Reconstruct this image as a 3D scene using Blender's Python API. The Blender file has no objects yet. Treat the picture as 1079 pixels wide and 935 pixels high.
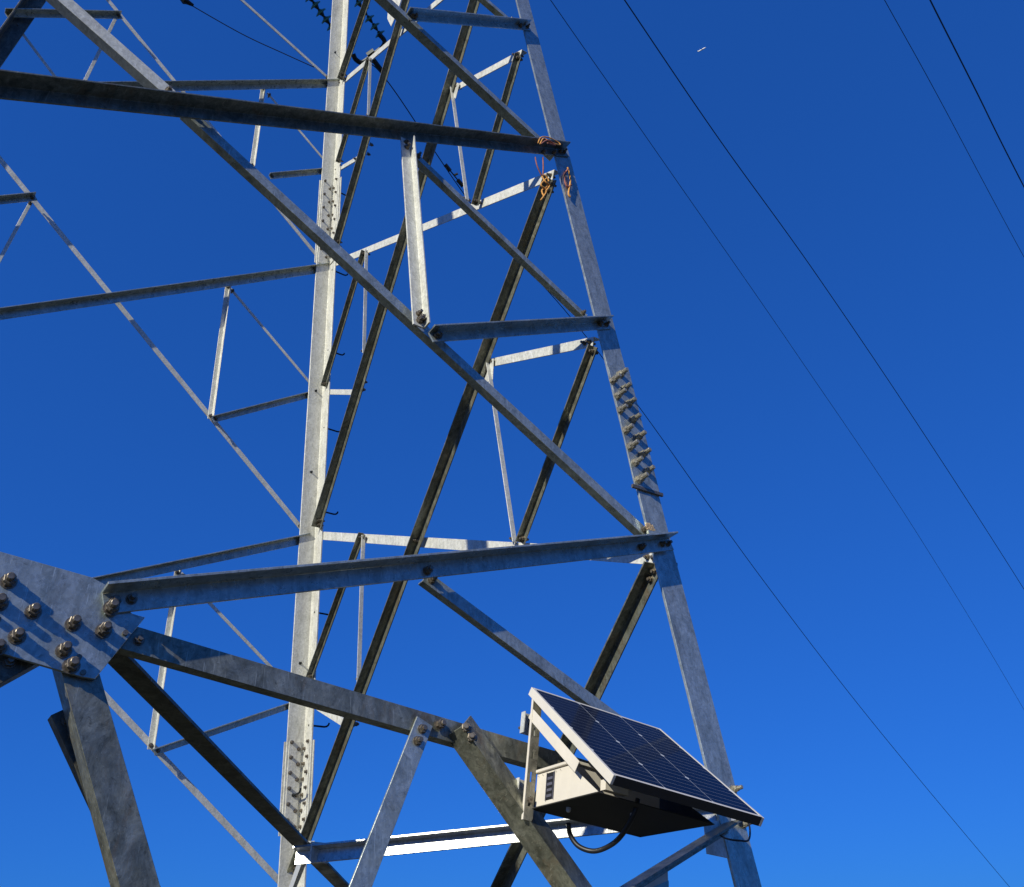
import bpy, math, random
from mathutils import Vector as V, Matrix
random.seed(4)
sc = bpy.context.scene
C = sc.collection

# ------------------------------------------------------------------ camera
PITCH, ROLL, YAW, F, H = 0.546, -0.0429, 0.9161, 852.12, 13.0927
PW, PH = 1079, 935
cy, sy = math.cos(YAW), math.sin(YAW)
fwd = V((cy*math.cos(PITCH), sy*math.cos(PITCH), math.sin(PITCH)))
r0 = fwd.cross(V((0, 0, 1))).normalized()
u0 = r0.cross(fwd)
c_, s_ = math.cos(ROLL), math.sin(ROLL)
right = c_*r0 + s_*u0
up = -s_*r0 + c_*u0
S, Z0 = 3.0, 1.2237            # one unit of the survey is 3 m; ground level
P = V((-0.2542, -1.7683, 1.757))
CAM = (P - V((0, 0, Z0)))*S
cd = bpy.data.cameras.new('camera')
cam = bpy.data.objects.new('camera', cd)
C.objects.link(cam)
M = Matrix.Identity(4)
for i in range(3):
    M[i][0], M[i][1], M[i][2], M[i][3] = right[i], up[i], -fwd[i], CAM[i]
cam.matrix_world = M
cd.sensor_fit = 'HORIZONTAL'
cd.sensor_width = 36
cd.lens = F/PW*36
cd.clip_start = 0.05
cd.clip_end = 20000
sc.camera = cam

# ------------------------------------------------------------------ light
SUN = V((-0.83, -0.26, 0.50)).normalized()
w = bpy.data.worlds.new('World')
sc.world = w
w.use_nodes = True
nt = w.node_tree
nt.nodes.clear()
sky = nt.nodes.new('ShaderNodeTexSky')
sky.sky_type = 'NISHITA'
sky.sun_disc = False
sky.sun_elevation = math.asin(SUN.z)
sky.sun_rotation = math.atan2(SUN.x, SUN.y)
sky.air_density = 1.0
sky.dust_density = 0.0
sky.ozone_density = 3.0
sky.altitude = 1500
gam = nt.nodes.new('ShaderNodeGamma')
gam.inputs['Gamma'].default_value = 0.43
hsv = nt.nodes.new('ShaderNodeVectorMath')
hsv.operation = 'MULTIPLY'
hsv.inputs[1].default_value = (0.150, 0.85, 2.9)
bg = nt.nodes.new('ShaderNodeBackground')
bg.inputs['Strength'].default_value = 0.10
wo = nt.nodes.new('ShaderNodeOutputWorld')
nt.links.new(sky.outputs[0], gam.inputs[0])
nt.links.new(gam.outputs[0], hsv.inputs[0])
nt.links.new(hsv.outputs[0], bg.inputs[0])
nt.links.new(bg.outputs[0], wo.inputs[0])
sl = bpy.data.lights.new('sun', 'SUN')
sl.energy = 5.0
sl.angle = math.radians(0.5)
sl.color = (1.0, 0.955, 0.80)
so = bpy.data.objects.new('sun', sl)
C.objects.link(so)
so.rotation_euler = SUN.to_track_quat('Z', 'Y').to_euler()
so.location = (0, 0, 30)
sc.view_settings.view_transform = 'Standard'
sc.view_settings.look = 'None'
sc.view_settings.gamma = 1
sc.view_settings.use_curve_mapping = False
sc.view_settings.exposure = 0.0

# ------------------------------------------------------------------ geometry helpers
def ray(x, y):
    return fwd + right*((x-PW/2)/F) - up*((y-PH/2)/F)

def uplane(face):
    n, c = {'NR': (V((0, -1, 1/H)), 1), 'ML': (V((0, 1, 1/H)), 1),
            'MR': (V((1, 0, 1/H)), 1), 'NL': (V((-1, 0, 1/H)), 1)}[face]
    k = n.length
    return n/k, c/k        # outward normals

def NRM(face):
    return uplane(face)[0]

def hit(face, x, y, off=0.0):
    """the point of a tower face (off = metres outward) seen at this spot of the survey photo"""
    n, c = uplane(face)
    d = ray(x, y)
    t = (c + off/S - n.dot(P))/n.dot(d)
    return (P + d*t - V((0, 0, Z0)))*S

def at(x, y, t):
    return (P + ray(x, y)*t - V((0, 0, Z0)))*S

def pix(q):
    d = (V(q)-CAM)
    z = d.dot(fwd)
    return V((PW/2+F*d.dot(right)/z, PH/2-F*d.dot(up)/z))

def width_at(z):                       # half width of tower at world height z
    return (1-(z/S+Z0)/H)*S

# ------------------------------------------------------------------ materials
def mat(name):
    m = bpy.data.materials.new(name)
    m.use_nodes = True
    t = m.node_tree
    return m, t, t.nodes['Principled BSDF']

def ramp(t, fac, stops):
    r = t.nodes.new('ShaderNodeValToRGB')
    e = r.color_ramp.elements
    e[0].position, e[0].color = stops[0][0], (*stops[0][1], 1)
    e[1].position, e[1].color = stops[-1][0], (*stops[-1][1], 1)
    for p, c in stops[1:-1]:
        k = e.new(p)
        k.color = (*c, 1)
    t.links.new(fac, r.inputs[0])
    return r.outputs[0]

def noise(t, scale, detail=6, rough=0.6, vec=None, dist=0.0):
    n = t.nodes.new('ShaderNodeTexNoise')
    n.inputs['Scale'].default_value = scale
    n.inputs['Detail'].default_value = detail
    n.inputs['Roughness'].default_value = rough
    n.inputs['Distortion'].default_value = dist
    if vec is None:
        tc = t.nodes.new('ShaderNodeTexCoord')
        vec = tc.outputs['Object']
    t.links.new(vec, n.inputs['Vector'])
    return n.outputs['Fac']

def mix(t, fac, a, b, mode='MIX'):
    m = t.nodes.new('ShaderNodeMix')
    m.data_type = 'RGBA'
    m.blend_type = mode
    if isinstance(fac, float):
        m.inputs[0].default_value = fac
    else:
        t.links.new(fac, m.inputs[0])
    for i, v in ((6, a), (7, b)):
        if isinstance(v, tuple):
            m.inputs[i].default_value = (*v, 1)
        else:
            t.links.new(v, m.inputs[i])
    return m.outputs[2]

def galv(name, dark, mid, light, stain=(0.16, 0.10, 0.05), samt=0.5, metal=0.6, rough=(0.32, 0.6), sc_=1.0, dirt=0.75):
    m, t, b = mat(name)
    tc0 = t.nodes.new('ShaderNodeTexCoord')
    mp0 = t.nodes.new('ShaderNodeMapping')
    mp0.inputs['Scale'].default_value = (16*sc_, 16*sc_, 7*sc_)
    mp0.inputs['Rotation'].default_value = (0.3, 0.25, 0.4)
    t.links.new(tc0.outputs['Object'], mp0.inputs['Vector'])
    base = ramp(t, noise(t, 1.0, 10, 0.72, mp0.outputs[0], dist=0.9), [(0.33, dark), (0.48, mid), (0.66, light)])
    v = t.nodes.new('ShaderNodeTexVoronoi')
    v.inputs['Scale'].default_value = 75*sc_
    tc = t.nodes.new('ShaderNodeTexCoord')
    t.links.new(tc.outputs['Object'], v.inputs['Vector'])
    bw = t.nodes.new('ShaderNodeRGBToBW')
    t.links.new(v.outputs['Color'], bw.inputs[0])
    sp = ramp(t, bw.outputs[0], [(0.1, (0.72, 0.72, 0.72)), (0.9, (1.0, 1.0, 1.0))])
    base = mix(t, 0.8, base, sp, 'MULTIPLY')
    # brown run-off stains, a shape of their own
    mp = t.nodes.new('ShaderNodeMapping')
    mp.inputs['Scale'].default_value = (7, 7, 2.2)
    t.links.new(tc.outputs['Object'], mp.inputs['Vector'])
    sf = ramp(t, noise(t, 1.0, 9, 0.75, mp.outputs[0], 1.2), [(0.52, (0, 0, 0)), (0.72, (samt,)*3)])
    base = mix(t, sf, base, stain)
    # fine scratches and scuffs
    fs = ramp(t, noise(t, 60*sc_, 4, 0.8), [(0.60, (0, 0, 0)), (0.70, (0.35,)*3)])
    base = mix(t, fs, base, tuple(min(1, c*1.5) for c in light))
    mp2 = t.nodes.new('ShaderNodeMapping')
    mp2.inputs['Scale'].default_value = (150*sc_, 30*sc_, 9*sc_)
    mp2.inputs['Rotation'].default_value = (0.5, -0.35, 0.2)
    t.links.new(tc.outputs['Object'], mp2.inputs['Vector'])
    scr = ramp(t, noise(t, 1.0, 3, 0.5, mp2.outputs[0]), [(0.66, (0, 0, 0)), (0.70, (0.5,)*3)])
    base = mix(t, scr, base, tuple(min(1, c*1.35) for c in light))
    ds = ramp(t, noise(t, 33*sc_, 5, 0.8, dist=1.0), [(0.56, (0, 0, 0)), (0.66, (dirt,)*3)])
    base = mix(t, ds, base, tuple(c*0.45 for c in dark))
    oi = t.nodes.new('ShaderNodeObjectInfo')
    vr = ramp(t, oi.outputs['Random'], [(0.0, (0.84, 0.86, 0.86)), (0.5, (0.95, 0.95, 0.93)), (1.0, (1.0, 1.0, 0.97))])
    base = mix(t, 1.0, base, vr, 'MULTIPLY')
    t.links.new(base, b.inputs['Base Color'])
    b.inputs['Metallic'].default_value = metal
    rr = ramp(t, noise(t, 14*sc_, 6, 0.7), [(0.3, (rough[0],)*3), (0.7, (rough[1],)*3)])
    t.links.new(rr, b.inputs['Roughness'])
    bp = t.nodes.new('ShaderNodeBump')
    bp.inputs['Strength'].default_value = 0.25
    bp.inputs['Distance'].default_value = 0.004
    t.links.new(noise(t, 40*sc_, 5, 0.7), bp.inputs['Height'])
    t.links.new(bp.outputs[0], b.inputs['Normal'])
    return m

G = {
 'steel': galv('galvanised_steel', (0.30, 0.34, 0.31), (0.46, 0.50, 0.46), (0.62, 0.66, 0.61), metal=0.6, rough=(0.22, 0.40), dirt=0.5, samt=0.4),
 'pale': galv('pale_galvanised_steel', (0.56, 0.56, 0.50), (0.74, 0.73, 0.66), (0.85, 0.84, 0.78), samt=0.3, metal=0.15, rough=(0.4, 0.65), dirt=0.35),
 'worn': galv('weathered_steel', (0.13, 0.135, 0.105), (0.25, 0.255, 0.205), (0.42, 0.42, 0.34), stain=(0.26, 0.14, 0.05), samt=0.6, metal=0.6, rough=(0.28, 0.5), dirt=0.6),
 'dark': galv('shaded_dirty_steel', (0.06, 0.06, 0.045), (0.115, 0.115, 0.09), (0.21, 0.21, 0.165), stain=(0.12, 0.07, 0.03), samt=0.5, metal=0.4),  # dirty steel darkened further, so its colour carries shade on down-facing flanges
 'shiny': galv('bright_galvanised_steel', (0.5, 0.52, 0.52), (0.6, 0.61, 0.6), (0.75, 0.75, 0.74), samt=0.5, metal=0.85, rough=(0.26, 0.36), dirt=0.8),
}
def simple(name, col, rough=0.6, metal=0.0, var=0.15, scale=20, **kw):
    m, t, b = mat(name)
    base = ramp(t, noise(t, scale, 6, 0.7), [(0.3, tuple(c*(1-var) for c in col)), (0.7, tuple(min(1, c*(1+var)) for c in col))])
    t.links.new(base, b.inputs['Base Color'])
    b.inputs['Roughness'].default_value = rough
    b.inputs['Metallic'].default_value = metal
    for k, v in kw.items():
        b.inputs[k].default_value = v
    return m
G['bolt'] = simple('bolt_steel', (0.20, 0.17, 0.13), 0.42, 0.65, 0.45, 90)
G['rust'] = simple('rust_ring', (0.23, 0.12, 0.05), 0.85, 0.0, 0.5, 60)
G['boltpale'] = galv('pale_bolt_steel', (0.22, 0.20, 0.15), (0.38, 0.35, 0.28), (0.55, 0.52, 0.45), stain=(0.24, 0.16, 0.08), samt=0.6, metal=0.5, sc_=3)
G['chan'] = galv('channel_steel', (0.16, 0.15, 0.11), (0.28, 0.26, 0.20), (0.42, 0.40, 0.33), samt=0.4, metal=0.3)
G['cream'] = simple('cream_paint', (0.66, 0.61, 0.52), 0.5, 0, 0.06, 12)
G['under'] = simple('shaded_tray_paint', (0.022, 0.020, 0.018), 0.75, 0.0, 0.2, 14)  # near-black colour holds the shade under the tray and on its right cheek
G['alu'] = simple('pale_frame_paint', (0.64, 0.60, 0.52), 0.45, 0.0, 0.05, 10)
G['shaderail'] = simple('shaded_frame_rail', (0.022, 0.020, 0.018), 0.7, 0.0, 0.15, 14)  # shade on the lower rail is put into its paint colour
G['black'] = simple('black_rubber', (0.012, 0.012, 0.014), 0.45, 0, 0.2, 30)
G['gland'] = simple('grey_plastic', (0.55, 0.54, 0.50), 0.5, 0, 0.1, 30)
G['wire'] = simple('conductor', (0.035, 0.035, 0.04), 0.5, 0.5, 0.2, 5)
G['iron'] = simple('dark_iron', (0.03, 0.035, 0.035), 0.5, 0.6, 0.3, 20)
G['rope'] = simple('orange_twine', (0.62, 0.30, 0.07), 0.9, 0, 0.45, 60)
G['ropered'] = simple('faded_red_twine', (0.32, 0.12, 0.09), 0.9, 0, 0.3, 60)
G['concrete'] = simple('concrete', (0.32, 0.31, 0.28), 0.9, 0, 0.2, 6)
G['glassgreen'] = simple('green_glass', (0.12, 0.34, 0.24), 0.08, 0, 0.1, 5, **{'Transmission Weight': 0.35})
G['cap'] = simple('insulator_cap', (0.05, 0.07, 0.065), 0.45, 0.5, 0.2, 20)
G['white'] = simple('white_paint', (0.8, 0.8, 0.8), 0.4, 0, 0.02, 2)

def mesh(name, verts, faces, m, parent=None, bevel=0.0, smooth=False):
    me = bpy.data.meshes.new(name)
    me.from_pydata([tuple(v) for v in verts], [], faces)
    me.validate()
    me.update()
    import bmesh
    b = bmesh.new()
    b.from_mesh(me)
    bmesh.ops.recalc_face_normals(b, faces=b.faces)
    if bevel:
        bmesh.ops.bevel(b, geom=list(b.edges), offset=bevel, segments=1, affect='EDGES', clamp_overlap=True)
    if smooth:
        for f in b.faces:
            f.smooth = True
    b.to_mesh(me)
    b.free()
    o = bpy.data.objects.new(name, me)
    me.materials.append(m)
    C.objects.link(o)
    if parent:
        o.parent = parent
    return o

class MB:
    def __init__(s):
        s.v, s.f = [], []
    def add(s, v, f):
        k = len(s.v)
        s.v += [V(a) for a in v]
        s.f += [[i+k for i in a] for a in f]
    def prism(s, sec, A, B, a1, a2):
        n = len(sec)
        v = [A+a1*p[0]+a2*p[1] for p in sec]+[B+a1*p[0]+a2*p[1] for p in sec]
        f = [list(range(n))[::-1], list(range(n, 2*n))]+[[i, (i+1) % n, n+(i+1) % n, n+i] for i in range(n)]
        s.add(v, f)
    def box(s, o, a, b, c):        # corner + three edge vectors
        s.prism([(0, 0), (1, 0), (1, 1), (0, 1)], o, o+c, a, b)
    def tube(s, pts, r, n=8, caps=True):
        pts = [V(p) for p in pts]
        rings = []
        ref = None
        for i, p in enumerate(pts):
            d = (pts[min(i+1, len(pts)-1)]-pts[max(i-1, 0)]).normalized()
            if ref is None:
                ref = d.cross(V((0, 0, 1)))
                if ref.length < .1:
                    ref = d.cross(V((1, 0, 0)))
            a = (ref-d*ref.dot(d)).normalized()
            ref = a
            b = d.cross(a)
            rr = r[i] if isinstance(r, (list, tuple)) else r
            rings.append([p+(a*math.cos(2*math.pi*k/n)+b*math.sin(2*math.pi*k/n))*rr for k in range(n)])
        v = [q for g in rings for q in g]
        f = [[i*n+k, i*n+(k+1) % n, (i+1)*n+(k+1) % n, (i+1)*n+k] for i in range(len(pts)-1) for k in range(n)]
        if caps:
            f += [list(range(n))[::-1], [(len(pts)-1)*n+k for k in range(n)]]
        s.add(v, f)
    def build(s, name, m, parent=None, bevel=0.0, smooth=False):
        return mesh(name, s.v, s.f, m, parent, bevel, smooth)

def empty(name, loc, label=None, cat=None, group=None):
    o = bpy.data.objects.new(name, None)
    o.location = loc
    o.empty_display_size = 0.3
    C.objects.link(o)
    tag(o, label, cat, group)
    return o

def tag(o, label=None, cat=None, group=None, kind=None):
    for k, v in (('label', label), ('category', cat), ('group', group), ('kind', kind)):
        if v:
            o[k] = v
    return o

# ------------------------------------------------------------------ ground
gm, t, b = mat('dry_grass_soil')
gcol = ramp(t, noise(t, 0.6, 10, 0.7), [(0.3, (0.012, 0.015, 0.008)), (0.5, (0.024, 0.024, 0.014)), (0.7, (0.042, 0.035, 0.022))])
gcol = mix(t, ramp(t, noise(t, 14, 8, 0.75), [(0.45, (0, 0, 0)), (0.7, (0.6,)*3)]), gcol, (0.03, 0.045, 0.012))
t.links.new(gcol, b.inputs['Base Color'])
b.inputs['Roughness'].default_value = 0.95
bp = t.nodes.new('ShaderNodeBump')
bp.inputs['Strength'].default_value = 0.8
t.links.new(noise(t, 25, 8, 0.8), bp.inputs['Height'])
t.links.new(bp.outputs[0], b.inputs['Normal'])
R_ = 9000
gv, gf = [], []
rad = [0, 6, 14, 30, 80, 250, 900, 3000, R_]
NS = 48
for i, rr in enumerate(rad[1:]):
    for k in range(NS):
        a = 2*math.pi*k/NS
        x, y = rr*math.cos(a), rr*math.sin(a)
        z = (random.uniform(-.08, .02) if i in (1, 2) else -0.01*min(rr, 60)*(.5+.5*random.random()) if i > 2 else -0.005)
        gv.append((x, y, z))
gv.append((0, 0, 0))
for i in range(len(rad)-2):
    for k in range(NS):
        gf.append([i*NS+k, i*NS+(k+1) % NS, (i+1)*NS+(k+1) % NS, (i+1)*NS+k])
for k in range(NS):
    gf.append([len(gv)-1, k, (k+1) % NS])
tag(mesh('ground', gv, gf, gm, smooth=True), kind='structure')

# ------------------------------------------------------------------ the lattice tower
tower = empty('lattice_tower', (0, 0, 0), 'tall galvanised steel lattice power-line tower seen from below', 'tower')
TH = 0.010

def angle(name, A, B, n, s, wi, wo, out, m, th=TH, vee=False, parent=None):
    """L-section steel angle from A to B; s = direction from flange to heel, n = outward normal"""
    d = (B-A).normalized()
    s = (s-d*s.dot(d)).normalized()
    n = (n-d*n.dot(d)-s*n.dot(s)).normalized()*out
    mb = MB()
    if vee:
        ph = math.radians(24)
        hh, pp = n*math.cos(ph)-s*math.sin(ph), s*math.cos(ph)+n*math.sin(ph)
        a1, a2 = (-pp-hh).normalized(), (pp-hh).normalized()
        sec = [(0, 0), (wi, 0), (wi, th), (th, th), (th, wo), (0, wo)]
        mb.prism(sec, A+hh*0.05, B+hh*0.05, a1, a2)
    else:
        # a1 from heel back over the flange, a2 outstanding
        sec = [(0, 0), (wi, 0), (wi, th), (th, th), (th, wo), (0, wo)]
        mb.prism(sec, A+s*wi/2, B+s*wi/2, -s, n)
    o = mb.build(name, m, parent or tower, bevel=0.0012)
    return o

def heel_dir(face, A, B, side):
    n = NRM(face)
    d = (B-A).normalized()
    s = n.cross(d).normalized()
    mid = (A+B)/2
    e = pix(mid+s*0.05)-pix(mid)
    want = {'U': V((0, -1)), 'D': V((0, 1)), 'L': V((-1, 0)), 'R': V((1, 0)), 'UL': V((-1, -1)), 'DL': V((-1, 1)), 'UR': V((1, -1)), 'DR': V((1, 1))}[side]
    return s if e.dot(want) > 0 else -s

ENDS = []
def brace(name, face, p0, p1, wi, wo, side, out, off, m, vee=False, ext0=0, ext1=0, label=None, th=TH):
    A, B = hit(face, *p0, off), hit(face, *p1, off)
    d = (B-A)
    A, B = A-d*ext0, B+d*ext1
    for _ in range(1):
        if A.z < 0 and B.z > 0: A = A+(B-A)*((0-A.z)/(B.z-A.z))
        if B.z < 0 and A.z > 0: B = B+(A-B)*((0-B.z)/(A.z-B.z))
    s = heel_dir(face, A, B, side)
    o = angle(name, A, B, NRM(face), s, wi, wo, out, m, th, vee)
    if not vee:
        ENDS.append((A, B, NRM(face), out, wi, ext0, ext1))
    if label:
        o['label'] = label
    return o

def to_leg(face, p, q, side):
    """extend the line p->q (pixels) on a face until it reaches that side's leg"""
    A, B = hit(face, *p), hit(face, *q)
    d = B-A
    ax = 0 if face in ('NR', 'ML') else 1
    sg = side
    # solve (A+d t)[ax] = sg*width(z)
    f = lambda tt: (A+d*tt)[ax]-sg*width_at((A+d*tt).z)
    t0, t1 = 0.0, 0.01
    for _ in range(40):
        a, b_ = f(t0), f(t1)
        if abs(b_-a) < 1e-12: break
        t0, t1 = t1, t1-b_*(t1-t0)/(b_-a)
    return t1

# -- legs -----------------------------------------------------------
LW, LT = 0.18, 0.016
def leg(A, B, dx, dy, m, name='leg', label=None, zt=24.0, wd=LW, wd2=None):
    """A,B points of the heel line; dx/dy = sign of flange directions towards the tower middle"""
    d = (B-A).normalized()
    if d.z < 0: d = -d
    lo = A+d*((0.05-A.z)/d.z)
    hi = A+d*((zt-A.z)/d.z)
    a1, a2 = V((dx, 0, 0)), V((0, dy, 0))
    a1 = (a1-d*a1.dot(d)).normalized()
    a2 = (a2-d*a2.dot(d)-a1*a2.dot(a1)).normalized()
    mb = MB()
    w2 = wd2 or wd
    sec = [(0, 0), (wd, 0), (wd, LT), (LT, LT), (LT, w2), (0, w2)]
    mb.prism(sec, lo, hi, a1, a2)
    o = mb.build(name, m, tower, bevel=0.002)
    if label: o['label'] = label
    # concrete footing under the stub
    return o, lo, d, a1, a2

legR, loR, dR, aR1, aR2 = leg(hit('NR', 557, 0), hit('NR', 803, 935), -1, 1, G['steel'], label='right-hand tower leg of mottled blue-grey steel', wd=0.175, wd2=0.095)
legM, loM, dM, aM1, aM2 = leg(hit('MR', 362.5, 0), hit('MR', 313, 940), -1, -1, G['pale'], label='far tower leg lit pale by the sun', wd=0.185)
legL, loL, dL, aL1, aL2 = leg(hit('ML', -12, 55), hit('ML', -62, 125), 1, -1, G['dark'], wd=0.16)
nlo = V((-width_at(0), -width_at(0), 0))
nhi = V((-width_at(20), -width_at(20), 20))
legN, loN, dN, aN1, aN2 = leg(nlo, nhi, 1, 1, G['steel'], wd=0.2)
for lo in (loR, loM, loL, loN):
    mb = MB()
    q = V((lo.x, lo.y, -0.3))
    mb.prism([(-.35, -.35), (.35, -.35), (.35, .35), (-.35, .35)], q, q+V((0, 0, .42)), V((1, 0, 0)), V((0, 1, 0)))
    o = mb.build('footing', G['concrete'], tower, bevel=0.02)

# -- bolts -----------------------------------------------------------
def bolt_mesh(nut, shank, long_, m):
    mb = MB()
    n = 6
    def ring(r, z, k=6, ph=0): return [V((r*math.cos(2*math.pi*i/k+ph), r*math.sin(2*math.pi*i/k+ph), z)) for i in range(k)]
    def lathe(prof, k, ph=0):
        v = []
        for r, z in prof: v += ring(r, z, k, ph)
        f = [[i*k+j, i*k+(j+1) % k, (i+1)*k+(j+1) % k, (i+1)*k+j] for i in range(len(prof)-1) for j in range(k)]
        f += [list(range(k))[::-1], [(len(prof)-1)*k+j for j in range(k)]]
        mb.add(v, f)
    lathe([(nut*1.30, 0), (nut*1.30, nut*.16)], 16)
    lathe([(nut*1.06, nut*.165), (nut*1.06, nut*.98), (nut*.95, nut*1.02)], 6)
    lathe([(nut*1.02, nut*1.03), (nut*1.02, nut*1.64), (nut*.9, nut*1.70)], 6, .5)
    lathe([(shank, nut*1.73), (shank, long_-shank*.2), (shank*.8, long_)], 10)
    me = bpy.data.meshes.new('bolt')
    me.from_pydata([tuple(v) for v in mb.v], [], mb.f)
    me.update()
    me.materials.append(m)
    me.materials.append(G['rust'])
    nv = len(mb.v)
    return me
BIG = bolt_mesh(0.019, 0.0125, 0.052, G['bolt'])
MED = bolt_mesh(0.0165, 0.010, 0.040, G['bolt'])
PALE = bolt_mesh(0.018, 0.012, 0.062, G['boltpale'])
SMALL = bolt_mesh(0.019, 0.012, 0.032, G['bolt'])

def bolt(me, q, n, parent, name='bolt', s=1.0):
    o = bpy.data.objects.new(name, me)
    C.objects.link(o)
    o.parent = parent
    o.rotation_mode = 'QUATERNION'
    o.rotation_quaternion = V(n).to_track_quat('Z', 'Y') @ Matrix.Rotation(random.uniform(0, 1), 3, 'Z').to_quaternion()
    o.location = q
    o.scale = (s*random.uniform(.95, 1.05),)*2+(s*random.uniform(.85, 1.1),)
    return o

NRn, MRn, MLn = NRM('NR'), NRM('MR'), NRM('ML')
HB, DB, SB = 'horizontal_beam', 'diagonal_brace', 'secondary_brace'

# -- near face, horizontals bolted outside the legs ---------------------
tA = to_leg('NR', (594, 163), (0, 99), -1)
bA = brace(HB, 'NR', (596, 162), (0, 98), 0.078, 0.09, 'U', 1, 0.002, G['worn'], ext1=tA-1, label='thick dark beam across the top of the near face')
bB = brace(HB, 'NR', (706, 573.5), (108, 636), 0.080, 0.085, 'U', 1, 0.026, G['steel'], label='dark beam from the bolted plate to the right-hand leg')
tB = to_leg('NR', (60, 655), (-60, 667), -1)
bB2 = brace(HB, 'NR', (10, 655), (-90, 667), 0.085, 0.10, 'U', -1, -0.002, G['steel'], ext1=max(0, tB-1))
bS1 = brace(HB, 'NR', (430, 19), (557, 30), 0.065, 0.07, 'U', 1, 0.002, G['steel'])
bS2 = brace(HB, 'NR', (453, 356), (641, 343), 0.065, 0.075, 'U', 1, 0.002, G['steel'])
# -- near face diagonals, bolted inside --------------------------------
d1 = brace(DB, 'NR', (197, 116), (674, 555), 0.066, 0.05, 'DL', -1, -0.03, G['steel'], ext1=0.02)
d1b = brace(DB, 'NR', (192, 109), (69, 0), 0.080, 0.055, 'DL', -1, -0.03, G['pale'], ext1=0.9)
d2 = brace(DB, 'NR', (586, 162), (407, -3), 0.065, 0.07, 'DL', -1, -0.03, G['steel'], ext1=0.9)
d3 = brace(SB, 'NR', (541, 24), (505, -7), 0.055, 0.05, 'DL', -1, -0.03, G['steel'], ext1=1.5)
d4 = brace(SB, 'NR', (436, 161), (618, 334), 0.050, 0.045, 'DL', -1, -0.03, G['steel'])
d5 = brace(SB, 'NR', (448, 607), (758, 838), 0.060, 0.04, 'DL', -1, -0.03, G['steel'])
v1 = brace(SB, 'NR', (427, 148), (441, 345), 0.075, 0.06, 'R', 1, 0.004, G['pale'], label='pale upright brace under the thick dark beam')
# -- near face, lower K bracing from the plate -----------------------------
k1 = brace(DB, 'NR', (118, 666.5), (560, 795), 0.085, 0.05, 'D', -1, 0.004, G['worn'], ext1=0.5, label='mottled flat-faced brace running right from the bolted plate')
k2 = brace(DB, 'NR', (484, 765), (604, 935), 0.090, 0.090, 'R', 1, 0.03, G['worn'], vee=True, ext1=1.5, label='wide brown-stained angle brace with its ridge towards the viewer')
k3 = brace(SB, 'NR', (448, 760), (380, 935), 0.075, 0.06, 'R', -1, 0.016, G['steel'], ext1=1.5)
k4 = brace(DB, 'NR', (78, 684), (148, 935), 0.10, 0.085, 'L', -1, 0.002, G['worn'], ext1=1.6, label='broad mottled brace dropping from the bolted plate')
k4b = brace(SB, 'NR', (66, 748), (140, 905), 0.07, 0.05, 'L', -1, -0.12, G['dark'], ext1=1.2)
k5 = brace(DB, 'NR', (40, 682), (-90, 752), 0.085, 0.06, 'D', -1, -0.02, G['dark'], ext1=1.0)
k6 = brace(DB, 'NR', (764, 873), (671, 931), 0.045, 0.125, 'U', 1, 0.01, G['worn'], ext1=2.0, label='brace below the solar panel, dark with a pale lower edge')

# -- far right face: flat-looking horizontals outside, diagonals inside ---------
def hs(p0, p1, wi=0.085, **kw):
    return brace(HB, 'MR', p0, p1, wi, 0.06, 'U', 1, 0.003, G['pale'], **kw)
hZ = hs((357, 90), (463, 0), ext1=0.6)
hA = hs((342, 282), (583, 184))
hB = hs((330, 564), (694, 588))
hs((478, 94), (549, 56), 0.07)
hs((514, 383), (625, 360), 0.07)
hs((354, 180), (376, 167), 0.06)
hs((338, 413), (377, 413.5), 0.06)
hs((322, 737), (368, 766), 0.065)
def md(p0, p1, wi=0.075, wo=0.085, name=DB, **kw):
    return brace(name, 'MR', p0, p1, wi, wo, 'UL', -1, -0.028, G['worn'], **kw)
md_a = md((694, 597), (533, 935), 0.075, 0.085, ext1=0.8)
md_b = md((584, 190), (312, 923))
md_c = md((505, 0), (337, 557), ext0=0.5)
md_c2 = md((431, 0), (356, 262), 0.07, 0.075, ext0=0.8)
md_c3 = md((390, 0), (361, 85), 0.07, 0.075, ext0=2.0)
for p0, p1 in (((628, 366), (551, 573)), ((549, 58), (503, 217)), ((386, 265), (343, 408)), ((391, 62), (358, 172)), ((384, 563), (328, 716))):
    md(p0, p1, 0.05, 0.055, SB)
for p0, p1 in (((387, 265), (384.5, 374)), ((391, 63), (389, 124)), ((384, 565), (379, 720)), ((476, 91), (493, 213)), ((515, 385), (543, 573))):
    brace(SB, 'MR', p0, p1, 0.045, 0.04, 'R', -1, -0.012, G['pale'], th=0.006)
# -- far left face: horizontals inside, thin diagonals outside -----------
def mh(p0, p1, wi=0.085, wo=0.085, name=HB, m='steel', **kw):
    return brace(name, 'ML', p0, p1, wi, wo, 'U', -1, -0.062, G[m], **kw)
mh((349, 283), (0, 333), ext1=0.72)
mh((325, 568), (105, 614), ext1=1.6)
mh((357, 90), (90, 95), ext1=0.55)
mh((349, 181), (284, 187), 0.06, 0.06, SB)
mh((337, 414), (224, 443), 0.06, 0.06, SB)
mh((319, 739), (162, 793), 0.06, 0.06, SB)
mh((6, 16), (128, 18), 0.06, 0.07, SB)
mh((-130, 226), (38, 209), 0.06, 0.07, SB)
def mt(p0, p1, wi=0.06, name=DB, **kw):
    return brace(name, 'ML', p0, p1, wi*0.68, 0.025, 'UR', 1, 0.003, G['pale'], **kw)
mt((-55, 100), (318, 557), 0.075)
mt((110, -5), (338, 274), 0.07, ext0=0.6)
mt((255, 0), (347, 83), 0.07, ext0=1.5)
mt((100, 722), (296, 930), 0.08, ext0=0.8, ext1=0.5)
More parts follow.
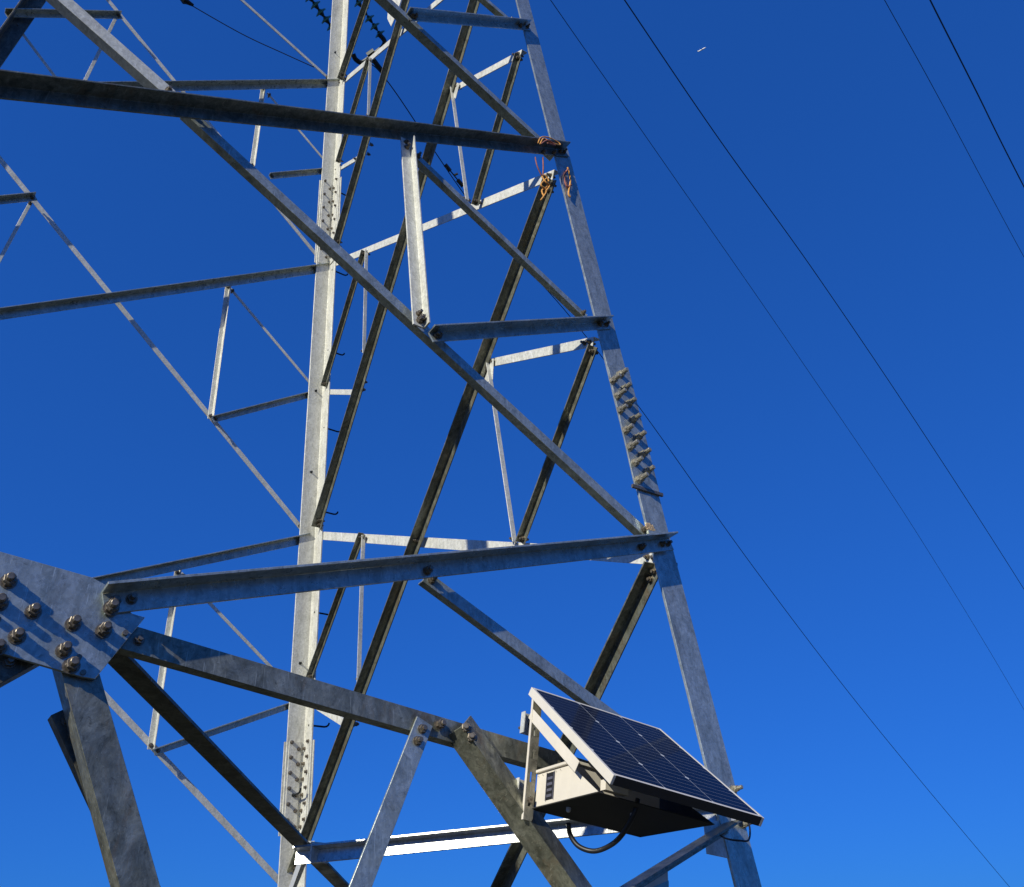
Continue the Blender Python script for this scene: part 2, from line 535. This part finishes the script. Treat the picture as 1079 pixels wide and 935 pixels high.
for p0, p1 in (((243, 304), (329, 406)), ((282, 98), (344, 171)), ((191, 604), (318, 737)), ((16, 25), (66, 91)), ((33, 212), (-6, 284))):
    mt(p0, p1, 0.045, SB)
mt((123, 17), (87, 90), 0.05, SB)
for p0, p1 in (((277, 92), (265, 177)), ((240, 300), (221, 442)), ((187, 600), (158, 790))):
    brace(SB, 'ML', p0, p1, 0.05, 0.06, 'R', -1, -0.010, G['pale'], th=0.007)
brace(HB, 'NL', (-400, 300), (-700, 300), .09, .09, 'U', -1, -0.03, G['steel']) if False else None

# -- plan bracing inside the tower at the level of the plate ---------------
RC = V(((0.86, -0.86, 1.9)))
def wpt(q): return (V(q)-V((0, 0, Z0)))*S
Rq = wpt((0.86, -0.86, 1.885))
Xq = wpt((0.36, -0.36, 1.865))
def tune(q, x=None, y=None):   # shift height until it reads right
    for _ in range(30):
        e = pix(q)
        q = q+V((0, 0, (e.y-y)*0.003))
    return q
Rq = tune(Rq, y=857)
Xq = tune(Xq, y=903)
nd = V((-0.70, -0.67, 0.22)).normalized()
dd = (Rq-Xq).normalized()
sdir = nd.cross(dd).normalized()
if sdir.z < 0: sdir = -sdir
refl = angle('plan_brace', Xq-dd*0.05, Rq, nd, sdir, 0.070, 0.065, 1, G['shiny'], parent=tower)
refl['label'] = 'smooth brace whose lower flange flashes in the sun'
q0 = hit('NR', 126, 698, -0.11)
X2 = tune(wpt((0.35, -0.35, 1.9)), y=889)
d_ = (X2-q0)
nn = V((0, 0, -1))
dn = d_.normalized()
sd = nn.cross(dn).normalized()
blk = angle('plan_brace', q0-d_*0.05, q0+d_*1.55, nn, sd, 0.085, 0.014, -1, G['dark'], parent=tower)  # dark colour includes the shade on its underside
blk['label'] = 'shade-darkened brace running inward behind the bolted plate'
hq = hit('MR', 292, 975, -0.05)
hip = angle('plan_brace', X2+V((.03, .0, -.03)), hq, V((-.7, -.7, 0)), V((0, 0, 1)), 0.085, 0.05, -1, G['pale'], parent=tower)
# small lit gusset at the crossing
def poly_plate(name, face, pts, off, th, m, parent=tower, bevel=0.0015, label=None):
    P3 = [hit(face, *p, off) for p in pts]
    n = NRM(face)
    k = len(P3)
    v = P3+[q+n*th for q in P3]
    f = [list(range(k))[::-1], list(range(k, 2*k))]+[[i, (i+1) % k, k+(i+1) % k, k+i] for i in range(k)]
    o = mesh(name, v, f, m, parent, bevel)
    if label: o['label'] = label
    return o

plate = poly_plate('gusset_plate', 'NR', [(-160, 530), (0, 583), (96, 610), (118, 622), (138, 648), (152, 652), (99, 717), (86, 715), (0, 690), (-180, 640)],
                   0.0125, 0.012, G['steel'], label='big bolted joint plate where the braces meet')
for x, y in ((14, 610), (4, 633), (40, 642), (82, 655), (114, 662), (23, 668), (3, 680), (72, 683), (80, 699), (-40, 620), (-60, 650)):
    bolt(BIG, hit('NR', x-5, y+3, 0.025), NRn, plate)
bolt(BIG, hit('NR', 117, 641, 0.038), NRn, bB)
for nm, pts in (('gusset_plate', [(505, 378), (520, 378), (519, 400), (511, 404)]), ('gusset_plate', [(410, -8), (425, -8), (418, 14), (412, 28), (408, 20)]),
                ('gusset_plate', [(472, 84), (484, 88), (480, 104), (474, 100)])):
    poly_plate(nm, 'MR', pts, -0.018, 0.006, G['pale'])
poly_plate('gusset_plate', 'NR', [(741, 868), (772, 862), (768, 905), (744, 900)], -0.012, 0.006, G['pale'])
gx = MB()
gx.box(X2+V((0.02, -0.10, -0.09)), V((0.12, 0.06, 0)), V((0, 0, 0.09)), V((0.004, -0.006, 0)))
gx.build('gusset_plate', G['pale'], tower)

# -- bolts where members meet ----------------------------------------------
for par, pts, off in ((bA, ((583, 162), (572, 161)), 0.012), (bS2, ((632, 342), (462, 354)), 0.012), (bS1, ((548, 28), (437, 19)), 0.012),
                      (bB, ((675, 577), (450, 602)), 0.036), (k1, ((463, 764),), 0.014)):
    for x, y in pts:
        bolt(MED, hit('NR', x, y, off), NRn, par)
for x, y in ((497, 778), (491, 768)):
    bolt(MED, hit('NR', x, y, 0.06), (NRn+V((-.6, 0, 0))).normalized(), k2)
for x, y in ((443, 337),):
    bolt(MED, hit('NR', x, y, 0.014), NRn, v1)
for par, x, y in ((md_b, 440, 570), (md_c, 383, 402), (md_c, 381, 410), (md_b, 376, 754), (md_b, 373, 763), (md_c, 390, 152), (md_c, 387, 162)):
    bolt(MED, hit('MR', x, y, 0.0), MRn, par, s=1.1)
    if (x, y) == (440, 570):
        bolt(MED, hit('MR', x, y, -0.038), -MRn, par, s=1.1)

mb = MB()
for A, B, n, out, wi, x0, x1 in ENDS:
    d = (B-A).normalized()
    side = 1 if (CAM-A).dot(n) > 0 else -1      # head on both sides of the flange
    for q, g, ex in ((A, d, x0), (B, -d, x1)):
        if ex > 0.05: continue
        for k in (0.035, 0.085):
            if wi < 0.07 and k > .05: continue
            c = q+g*k
            hgt = TH if out > 0 else 0
            for sgn, h0 in ((1, (TH if out > 0 else 0.0)), (-1, (0.0 if out > 0 else TH))):
                a = c+n*sgn*h0
                mb.tube([a, a+n*sgn*.003], .019, 10)
                mb.tube([a+n*sgn*.003, a+n*sgn*.017], .0155, 6)
                mb.tube([a+n*sgn*.017, a+n*sgn*random.uniform(.026, .04)], .009, 8)
tag(mb.build('bolt', G['bolt'], tower), kind='stuff')

# -- splices -------------------------------------------------------------
def leg_pt(lo, d, z): return lo+d*((z-lo.z)/d.z)
def splice(legob, lo, d, a1, a2, y0, y1, xh, rows, face, me=SMALL, wd=0.185):
    z0, z1 = hit(face, xh(y0), y0).z, hit(face, xh(y1), y1).z
    z0, z1 = min(z0, z1), max(z0, z1)
    for (u_, v_) in ((a1, a2), (a2, a1)):
        mb = MB()
        A, B = leg_pt(lo, d, z0), leg_pt(lo, d, z1)
        mb.prism([(0.0, -0.013), (wd+0.018, -0.013), (wd+0.018, -0.002), (0.0, -0.002)], A, B, u_, v_)
        mb.prism([(LT+.03, LT+.001), (wd-0.02, LT+.001), (wd-0.02, LT+0.010), (LT+.03, LT+0.010)], A, B, u_, v_)
        mb.build('splice_plate', G['pale'], legob, bevel=0.001)
        for i in range(rows):
            z = z0+(z1-z0)*(i+.5)/rows
            for k, fr in enumerate((0.38, 0.76)):
                q = leg_pt(lo, d, z+(0.5 if k else 0)*(z1-z0)/rows*.9)+u_*wd*fr+v_*(LT+0.010)
                bolt(me, q, v_, legob, s=0.72)
xM = lambda y: 362.5+(313-362.5)*y/940
splice(legM, loM, dM, aM1, aM2, 196, 282, xM, 6, 'MR')
splice(legM, loM, dM, aM1, aM2, 782, 880, xM, 6, 'MR')
# splice on the right-hand leg: outer plate with long pale bolts
sp = poly_plate('splice_plate', 'NR', [(640, 388), (661, 388), (694, 520), (668, 512)], 0.002, 0.010, G['steel'], legR)
for (x, y) in ((646, 401), (651, 417), (654, 432), (660, 453), (664.5, 470.5), (670, 487), (674, 505),
               (654.5, 394), (658.5, 409), (663, 425), (667.5, 442), (672, 461), (677, 479), (682, 496.5)):
    bolt(PALE, hit('NR', x-1, y+1, 0.0125), NRn, legR, s=1.22)
rs = MB()
a_, b_ = hit('NR', 665, 511, 0.0), hit('NR', 697, 521, 0.0)
rs.prism([(0, 0), (.014, 0), (.014, .02), (0, .02)], a_, b_, NRn, V((0, 0, -1)))
rs.build('splice_plate', G['bolt'], legR)

# -- step bolts ---------------------------------------------------------------
def step(q, dirn, parent, L=0.17):
    mb = MB()
    pts = [q-dirn*0.02, q+dirn*L*.75, q+dirn*L*.88+V((0, 0, .006)), q+dirn*L*.97+V((0, 0, .022)), q+dirn*L+V((0, 0, .04))]
    mb.tube(pts, 0.009, 8)
    mb.tube([q, q+dirn*.016], 0.016, 6)
    return mb.build('step_bolt', G['iron'], parent)
for i, y in enumerate((128, 207, 290, 374, 455, 542, 648, 766, 905)):
    z = hit('MR', xM(y), y).z
    step(leg_pt(loM, dM, z)+aM2*0.11, V((1, 0, 0)), legM, 0.19)
for i, y in enumerate((60, 250, 415, 500, 600, 700, 838)):
    z = hit('MR', xM(y), y).z
    step(leg_pt(loM, dM, z)+aM1*0.10+aM2*0.02, V((0, -1, 0)) if y in (838,) else V((0, 1, 0)), legM, 0.17)
xR = lambda y: 557+(803-557)*y/935
for y in (10, 176, 350, 590, 889):
    z = hit('NR', xR(y), y).z
    step(leg_pt(loR, dR, z)+aR2*0.09, V((1, 0, 0)), legR, 0.06 if y != 590 else .1)

# ------------------------------------------------------------------ solar panel unit
t0 = 1.12
pA, pB, pD = at(560, 724, t0), at(696, 768, t0*1.07801), at(641, 815, t0*0.798806)
ux = (pB-pA).normalized()
e2 = (pD-pA)
e2 = (e2-ux*e2.dot(ux))
PWd, PLn = (pB-pA).length, e2.length
e2.normalize()
pn = e2.cross(ux)
if pn.z < 0: pn = -pn
uz = (V((0, 0, 1))-ux*ux.z).normalized()
uy = uz.cross(ux)
def L(u, v, h): return pA+ux*u+uy*v+uz*h
panel = empty('solar_panel', pA, 'small solar panel tilted on the white bracket beside the right-hand tower leg', 'solar panel')
def child(o, par):
    o.parent = par
    o.matrix_parent_inverse = Matrix.Translation(-par.location)
    return o
FD = 0.034     # frame depth
fw = 0.012
def rail(name, o, a, b_, m):
    r = MB()
    r.box(o, a, b_, -pn*FD)
    return child(r.build(name, m, None, bevel=0.001), panel)
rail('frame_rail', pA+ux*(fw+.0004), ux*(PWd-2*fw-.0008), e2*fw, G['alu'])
rail('frame_rail', pA+e2*(PLn-fw)+ux*(fw+.0004), ux*(PWd-2*fw-.0008), e2*fw, G['shaderail'])['label'] = 'lower frame rail, coloured dark for shade'
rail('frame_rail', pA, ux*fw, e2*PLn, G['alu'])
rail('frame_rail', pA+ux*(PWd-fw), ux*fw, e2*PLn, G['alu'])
r = MB()
r.box(pA+e2*(PLn-fw)+pn*.0012+ux*(fw+.0004), ux*(PWd-2*fw-.0008), e2*(fw), -pn*.0008)
child(r.build('frame_lip', G['alu'], None), panel)
mb = MB()
mb.box(pA+ux*(fw+.0005)+e2*(fw+.0005)-pn*.0075, ux*(PWd-2*fw-.001), e2*(PLn-2*fw-.001), pn*.005)
bk = mb.build('back_sheet', G['gland'], None)
child(bk, panel)
# glass with cells
gm_, t, b = mat('solar_cells')
me = bpy.data.meshes.new('glass')
i_ = fw+.001
gw, gl = PWd-2*i_, PLn-2*i_
me.from_pydata([(0, 0, 0), (gw, 0, 0), (gw, gl, 0), (0, gl, 0)], [], [[0, 1, 2, 3]])
me.update()
me.materials.append(gm_)
go = bpy.data.objects.new('glass', me)
C.objects.link(go)
mw = Matrix.Identity(4)
for k in range(3):
    mw[k][0], mw[k][1], mw[k][2] = ux[k], e2[k], ux.cross(e2)[k]
og = pA+ux*i_+e2*i_-pn*.001
for k in range(3): mw[k][3] = og[k]
go.parent = panel
go.matrix_parent_inverse = Matrix.Translation(-panel.location)
go.matrix_world = mw
go.matrix_basis = mw
tc = t.nodes.new('ShaderNodeTexCoord')
sx = t.nodes.new('ShaderNodeSeparateXYZ')
t.links.new(tc.outputs['Object'], sx.inputs[0])
def M2(op, a, b_=None):
    n = t.nodes.new('ShaderNodeMath')
    n.operation = op
    for i, v in enumerate((a, b_)):
        if v is None: continue
        if isinstance(v, (int, float)): n.inputs[i].default_value = v
        else: t.links.new(v, n.inputs[i])
    return n.outputs[0]
def cellline(c, size, n, wdt):     # distance to nearest of n divisions
    f = M2('MULTIPLY', c, n/size)
    f = M2('FRACT', f)
    f = M2('ABSOLUTE', M2('SUBTRACT', f, 0.5))
    return M2('MULTIPLY', M2('SUBTRACT', 0.5, f), size/n)     # metres from division
dx_ = cellline(sx.outputs[0], gw, 3, 0)
dy_ = cellline(sx.outputs[1], gl, 4, 0)
bus = cellline(sx.outputs[1], gl, 20, 0)
white = M2('LESS_THAN', dx_, 0.0010)
dia = M2('LESS_THAN', M2('ADD', dx_, dy_), 0.011)
white = M2('MAXIMUM', white, dia)
busm = M2('MULTIPLY', M2('LESS_THAN', bus, 0.0008), 0.7)
cell = ramp(t, noise(t, 3, 2), [(0.3, (0.002, 0.003, 0.010)), (0.7, (0.004, 0.006, 0.018))])
cc = mix(t, busm, cell, (0.28, 0.30, 0.33))
cc = mix(t, white, cc, (0.5, 0.52, 0.52))
t.links.new(cc, b.inputs['Base Color'])
b.inputs['Roughness'].default_value = 0.45
b.inputs['Coat Weight'].default_value = 0.15
b.inputs['Coat Roughness'].default_value = 0.05
b.inputs['Specular IOR Level'].default_value = 0.15

# side brackets (left and right): post, parallel strut, base arm
def bracket(u, hl=0.50):
    mb = MB()
    mb.box(L(u, -0.004, -0.012), ux*0.0035, uy*-0.012, uz*-hl)       # thin post edge
    a = L(u+.0036, -0.010, -0.09)
    dv = (uy*-0.51+uz*-0.393).normalized()
    perp = (uz*0.51-uy*0.393).normalized()
    mb.box(a, ux*0.003, dv*0.44, -perp*0.042)
    return mb.build('side_bracket', G['cream'], None, bevel=0.0006)
child(bracket(0.004), panel)
child(bracket(PWd-0.035, 0.36), panel)
# prop between tray edge and panel frame
mb = MB()
mb.box(L(0.075, -0.40, -0.45), ux*0.10, uy*-0.03, uz*0.035)
child(mb.build('support_arm', G['cream'], None), panel)
# slotted mounting channel
mb = MB()
cx = 0.008
v_ = -0.0165
mb.box(L(cx, v_, -0.035), ux*0.036, uy*0.003, uz*-0.074)
for k in range(5):
    mb.box(L(cx, v_, -0.11-k*0.088), ux*0.036, uy*0.003, uz*-0.050)
for k in range(4):
    for q in (0, 0.024):
        mb.box(L(cx+q, v_, -0.1604-k*0.088), ux*0.012, uy*0.003, uz*-0.0372)
mb.box(L(cx+.0365, v_, -0.035), ux*0.003, uy*0.03, uz*-0.47)
ch = child(mb.build('mounting_channel', G['chan'], None), panel)
for q in (cx+.018,):
    for h_ in (-0.14, -0.44):
        mb = MB()
        mb.tube([L(q, -0.03, h_), L(q, 0.11, h_)], 0.006, 8)
        mb.tube([L(q, -0.03, h_), L(q, -0.017, h_)], 0.012, 6)
        child(mb.build('threaded_rod', G['bolt'], None), panel)
for h_, l_ in ((-0.10, .085), (-0.36, .12)):
    mb = MB()
    mb.box(L(-0.012, 0.035, h_), ux*0.075, uy*0.005, uz*-l_)
    mb.box(L(-0.012, 0.035, h_), ux*0.004, uy*-0.022, uz*-l_)
    child(mb.build('clamp_plate', G['pale'], None), panel)
mb = MB()
mb.box(L(PWd-.03, 0.0, -0.30), ux*0.03, uy*0.16, uz*-0.03)
child(mb.build('mounting_arm', G['worn'], None), panel)
mb = MB()
mb = MB()

# equipment box on its tray
box = empty('equipment_box', L(0.3, -0.2, -0.47), 'cream equipment box on a shade-darkened tray underneath the solar panel', 'equipment box')
mb = MB()
H0 = -0.462
mb.box(L(0.055, -0.01, H0), ux*0.42, uy*-0.24, uz*0.125)
bd = mb.build('housing', G['cream'], None, bevel=0.004)
child(bd, box)
mb = MB()
mb.box(L(0.045, -0.005, H0+.1255), ux*0.44, uy*-0.255, uz*0.012)
child(mb.build('lid', G['cream'], None, bevel=0.002), box)
mb = MB()
# tray sheet with its two triangular cheeks
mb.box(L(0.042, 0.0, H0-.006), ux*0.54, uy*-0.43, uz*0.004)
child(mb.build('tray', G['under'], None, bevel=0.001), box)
mb = MB()
def tri(u, pts, th=0.003):
    mb.prism([(p[0], p[1]) for p in pts], L(u, 0, 0), L(u, 0, 0)+ux*th, uy, uz)
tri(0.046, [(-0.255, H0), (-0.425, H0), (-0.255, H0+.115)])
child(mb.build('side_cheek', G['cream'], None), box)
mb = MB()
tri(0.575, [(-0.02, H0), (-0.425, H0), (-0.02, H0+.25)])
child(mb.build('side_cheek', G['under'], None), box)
mb = MB()
mb.box(L(0.0535, -0.135, H0+.018), ux*-0.002, uy*0.048, uz*0.097)
win = child(mb.build('meter_window', G['black'], None, bevel=0.0008), box)
mb = MB()
for k in range(4):
    mb.box(L(0.0513, -0.128, H0+.026+k*0.021), ux*-0.001, uy*0.034, uz*0.010)
mb.box(L(0.0513, -0.1385, H0+.015), ux*-0.0015, uy*0.003, uz*0.102)
mb.box(L(0.0513, -0.0895, H0+.015), ux*-0.0015, uy*0.003, uz*0.102)
o = mb.build('display', simple('grey_display', (0.10, 0.10, 0.13), 0.25), None)
child(o, box)
mb = MB()
for u_, v_ in ((0.11, -0.16), (0.30, -0.30)):
    mb.tube([L(u_, v_, H0-.006), L(u_, v_, H0-.016), L(u_, v_, H0-.022)], [0.009, 0.009, 0.006], 10)
child(mb.build('cable_gland', G['gland'], None), box)
mb = MB()
for k in range(6):
    mb.box(L(0.0505, -0.03-.03*k, H0+.112), ux*-0.0008, uy*.003, uz*.003)
child(mb.build('screw', G['bolt'], None), box)

# black cable loop
def smooth(pts, n=10):
    out = []
    P_ = [pts[0]]+pts+[pts[-1]]
    for i in range(1, len(P_)-2):
        a, b_, c, d = P_[i-1:i+3]
        for k in range(n):
            s = k/n
            out.append(0.5*((2*b_)+(c-a)*s+(2*a-5*b_+4*c-d)*s*s+(-a+3*b_-3*c+d)*s**3))
    out.append(pts[-1])
    return out
mb = MB()
cd_ = 1.03
loop = [at(599, 868, cd_), at(601, 880, cd_), at(610, 892, cd_-.01), at(626, 897, cd_-.02), at(643, 891, cd_-.03), at(656, 879, cd_-.05), at(668, 858, cd_-.06), at(672, 842, cd_-.05)]
mb.tube(smooth(loop, 8), 0.0092, 10)
tag(mb.build('cable_loop', G['black'], None, smooth=True), 'thick black cable looping below the equipment box tray', 'cable')
mb = MB()
q = [at(757, 879, 1.20), at(766, 884, 1.15), at(780, 886, 1.13), at(789, 885, 1.14), at(790, 872, 1.17), at(786, 862, 1.2)]
mb.tube(smooth(q, 6), 0.004, 8)
tag(mb.build('tie_wire', G['black'], None, smooth=True), 'thin black tie wire bent around the right-hand leg under the panel corner', 'wire')
# clamp bolts near panel's far corner
for x, y in ((773, 832), (783, 869)):
    bolt(PALE, hit('NR', x, y, 0.002), NRn, legR, s=0.85)

# ------------------------------------------------------------------ sign under the lower brace
sg = empty('number_plate', hit('NR', 700, 960, 0.02), 'cream and light blue plate hanging behind the lowest brace', 'sign')
def sheet(name, pts, off, th, m):
    o = poly_plate(name, 'NR', pts, off, th, m, None, 0.0)
    return child(o, sg)
sheet('plate', [(600, 962), (703, 914), (706, 1010), (606, 1050)], -0.012, 0.003, simple('cream_enamel', (0.68, 0.64, 0.52), 0.4, 0, 0.12, 25))
sheet('blue_band', [(655, 962), (672, 944), (690, 934), (704.5, 928), (705.5, 1005), (660, 1020)], -0.0085, 0.001, simple('light_blue_enamel', (0.16, 0.50, 0.62), 0.4, 0, 0.1, 20))

# ------------------------------------------------------------------ twine tied to the leg
def rope(paths, m, r=0.004):
    mb = MB()
    for p in paths:
        mb.tube(smooth(p, 6), r, 6)
    return mb
h = lambda x, y, o: hit('NR', x, y, o)
loops = [[h(567, 151, .10), h(570, 145, .09), h(578, 145, .09), h(588, 150, .09), h(590, 153, .10), h(580, 150, .105), h(573, 146, .10), h(569, 152, .11)],
         [h(570, 152, .11), h(577, 148, .11), h(585, 153, .11), h(577, 151, .115)]]
tw = rope([loops[0]], G['rope'], 0.005).build('twine', G['rope'], None, smooth=True)
tag(tw, 'orange twine wound round the thick dark beam where it meets the leg', 'rope')
for p_ in (loops[1], [h(564, 166, .04), h(566, 175, .03), h(571, 186, .01)], [h(572, 166, .04), h(572.5, 176, .03), h(572, 186, .01)]):
    rope([p_], G['ropered'], 0.0055).build('strand', G['ropered'], tw, smooth=True)
for p_ in ([h(573, 184, .02), h(578, 190, .02), h(576, 197, .02), h(571, 201, .02), h(574, 209, .02)],
           [h(576, 188, .03), h(570, 195, .03), h(576, 201, .03), h(570, 211, .03)], [h(571, 186, .03), h(575, 192, .035), h(579, 196, .03), h(575, 202, .03)]):
    rope([p_], G['rope'], 0.0062).build('knot', G['rope'], tw, smooth=True)
mb = rope([[h(598, 177, .02), h(600, 184, .02), h(601, 192, .02), h(599, 204, .02), h(601, 208, .02)]], G['rope'], 0.008)
kn = mb.build('twine', G['rope'], None, smooth=True)
tag(kn, 'short knotted twine hanging on the outer edge of the right-hand leg', 'rope')
mb = rope([[h(599, 178, .02), h(595, 184, .02), h(595, 191, .02), h(598, 197, .02), h(602, 195, .02)]], G['ropered'], 0.008)
kn2 = mb.build('red_strand', G['ropered'], kn, smooth=True)
mb = MB()
for k in range(7):
    a = k*.9
    c0 = h(683+random.uniform(-4, 4), 557+random.uniform(-2, 2), .03)
    mb.tube(smooth([c0+V((random.uniform(-.03, .03), -.01, random.uniform(-.012, .018))) for _ in range(5)], 5), 0.0045, 6)
tag(mb.build('rag', simple('tan_cloth', (0.50, 0.36, 0.22), .9, 0, .2, 40), None, smooth=True), 'small tan wad stuffed on the beam end at the right-hand leg', 'rag')

# ------------------------------------------------------------------ overhead lines
def wire(pts, r, label, group=None, cat='power line'):
    """pts: (x, y, distance in m); a sagging line through them"""
    q = [CAM+ray(x, y).normalized()*dist for x, y, dist in pts]
    mb = MB()
    mb.tube(smooth(q, 14), r*0.68, 6)
    o = mb.build('power_line', G['wire'], None, smooth=True)
    return tag(o, label, cat, group)
gr = 'overhead lines right of the tower'
wire([(560, -31, 24), (580, 0, 25), (700, 172, 31), (838, 371, 40), (965, 560, 52), (1079, 748, 68), (1180, 930, 90)], 0.015, 'thin overhead line nearest the right-hand leg, ending at the right edge near the bottom', gr)
wire([(638, -30, 20), (658, 0, 21), (760, 150, 26), (862, 292, 32), (972, 455, 41), (1079, 621, 53), (1200, 815, 75)], 0.021, 'thick overhead line crossing the open sky from top centre to the right edge', gr)
wire([(920, -25, 26), (932, 0, 27), (988, 101, 31), (1079, 271, 40), (1200, 490, 55)], 0.014, 'thin overhead line in the upper right corner, left one of the two there', gr)
wire([(968, -27, 20), (980, 0, 21), (1028, 95, 24), (1079, 197, 28), (1200, 430, 40)], 0.022, 'thick overhead line cutting the top right corner of the sky', gr)
wire([(389, 66, 21), (415, 95, 21.6), (505, 226, 23.5), (600, 333, 26), (680, 438, 29), (800, 606, 35), (920, 762, 43), (1064, 935, 56), (1120, 1000, 64)], 0.020,
     'overhead line leaving the insulator and passing behind the right-hand leg', gr)
wire([(170, -14, 22), (197, 3, 22), (255, 36, 22), (300, 57, 22), (331, 71, 22)], 0.017, 'dark slack line between the far leg and the top edge of the picture', 'slack lines at the tower', 'cable')
cl = MB()
c0, c1 = CAM+ray(190, -2).normalized()*22, CAM+ray(204, 6).normalized()*22
cl.tube([c0, c0.lerp(c1, .3), c0.lerp(c1, .5), c1], [.04, .09, .06, .03], 8)
tag(cl.build('line_clamp', G['iron'], None), 'dark clamp on the slack line at the top edge', 'clamp')

# insulator strings
def insulator(p0, p1, n, dist, label):
    A, B = CAM+ray(*p0).normalized()*dist, CAM+ray(*p1).normalized()*dist
    root = empty('insulator_string', A, label, 'insulator', 'green glass insulator strings')
    d = (B-A).normalized()
    mb = MB()
    prof = [(0.00, .02), (.0, .045), (.05, .05), (.06, .035), (.10, .03)]
    for i in range(n):
        q = A+(B-A)*((i+.3)/n)
        mb.tube([q-d*.03, q+d*.01, q+d*.05, q+d*.09, q+d*.14], [.03, .055, .06, .04, .02], 8)
    mb.tube([A, B], 0.015, 6)
    child(mb.build('cap', G['cap'], None), root)
    me0 = None
    for i in range(n):
        q = A+(B-A)*((i+.5)/n)
        if me0 is None:
            m2 = MB()
            m2.tube([V((0, 0, -.018)), V((0, 0, -.006)), V((0, 0, .012)), V((0, 0, .045))], [.128, .135, .12, .04], 20)
            o = m2.build('disc', G['glassgreen'], None, smooth=True)
            me0 = o.data
        else:
            o = bpy.data.objects.new('disc', me0)
            C.objects.link(o)
        o.parent = root
        o.location = q-A
        o.rotation_mode = 'QUATERNION'
        o.rotation_quaternion = (-d).to_track_quat('Z', 'Y')
    return root
insulator((312, -22), (352, 32), 7, 20, 'green glass insulator string left of the far leg')
insulator((352, -35), (403, 40), 9, 21, 'green glass insulator string right of the far leg, ending in a dark yoke')
yk = MB()
Y = lambda x, y: CAM+ray(x, y).normalized()*20.9
yk.tube(smooth([Y(399, 36), Y(405, 43), Y(403, 50), Y(392, 59), Y(382, 66), Y(375, 63), Y(372, 57)], 5), 0.055, 8)
yk.tube([Y(395, 55), Y(388, 60)], 0.10, 8)
yk.tube([Y(391, 60), Y(403, 76)], 0.06, 8)
tag(yk.build('yoke', G['iron'], None), 'dark bent iron yoke at the end of the insulator string', 'yoke')
dm = MB()
Y2 = lambda x, y: CAM+ray(x, y).normalized()*22.2
dm.tube([Y2(469.5, 174), Y2(487, 195.5)], 0.018, 6)
dm.tube([Y2(469, 173.5), Y2(474.5, 180.5)], 0.055, 8)
dm.tube([Y2(482, 189.5), Y2(488, 196.5)], 0.055, 8)
dm.tube([Y2(478, 185), Y2(482.5, 183)], 0.03, 6)
tag(dm.build('vibration_damper', G['iron'], None), 'small dumbbell damper clipped under the line behind the thick dark beam', 'damper')

# ------------------------------------------------------------------ distant aircraft
pc = CAM+ray(739.5, 52.5).normalized()*3000
pd = (CAM+ray(744, 50).normalized()*3000-CAM-ray(735, 55).normalized()*3000).normalized()
side_ = pd.cross(ray(740, 52)).normalized()
flat = pd.cross(side_)
mb = MB()
mb.tube([pc-pd*14, pc-pd*12, pc-pd*6, pc+pd*10, pc+pd*14], [.5, 1.6, 2.1, 2.1, .4], 10)
for s in (1, -1):
    wv = (flat*s*0.9+side_*0.15)
    mb.prism([(-1, -1), (3, -1), (1, 12), (-0.5, 12)], pc, pc+side_*.5, pd, wv)
    mb.prism([(-13, -.5), (-10, -.5), (-11.5, 4.5), (-13, 4.5)], pc, pc+side_*.4, pd, wv)
mb.prism([(-13.5, 0), (-9.5, 0), (-12, 5), (-13.8, 5)], pc-flat*.2, pc+flat*.2, pd, side_)
tag(mb.build('airplane', G['white'], None), 'tiny white airplane far off in the open sky', 'airplane')
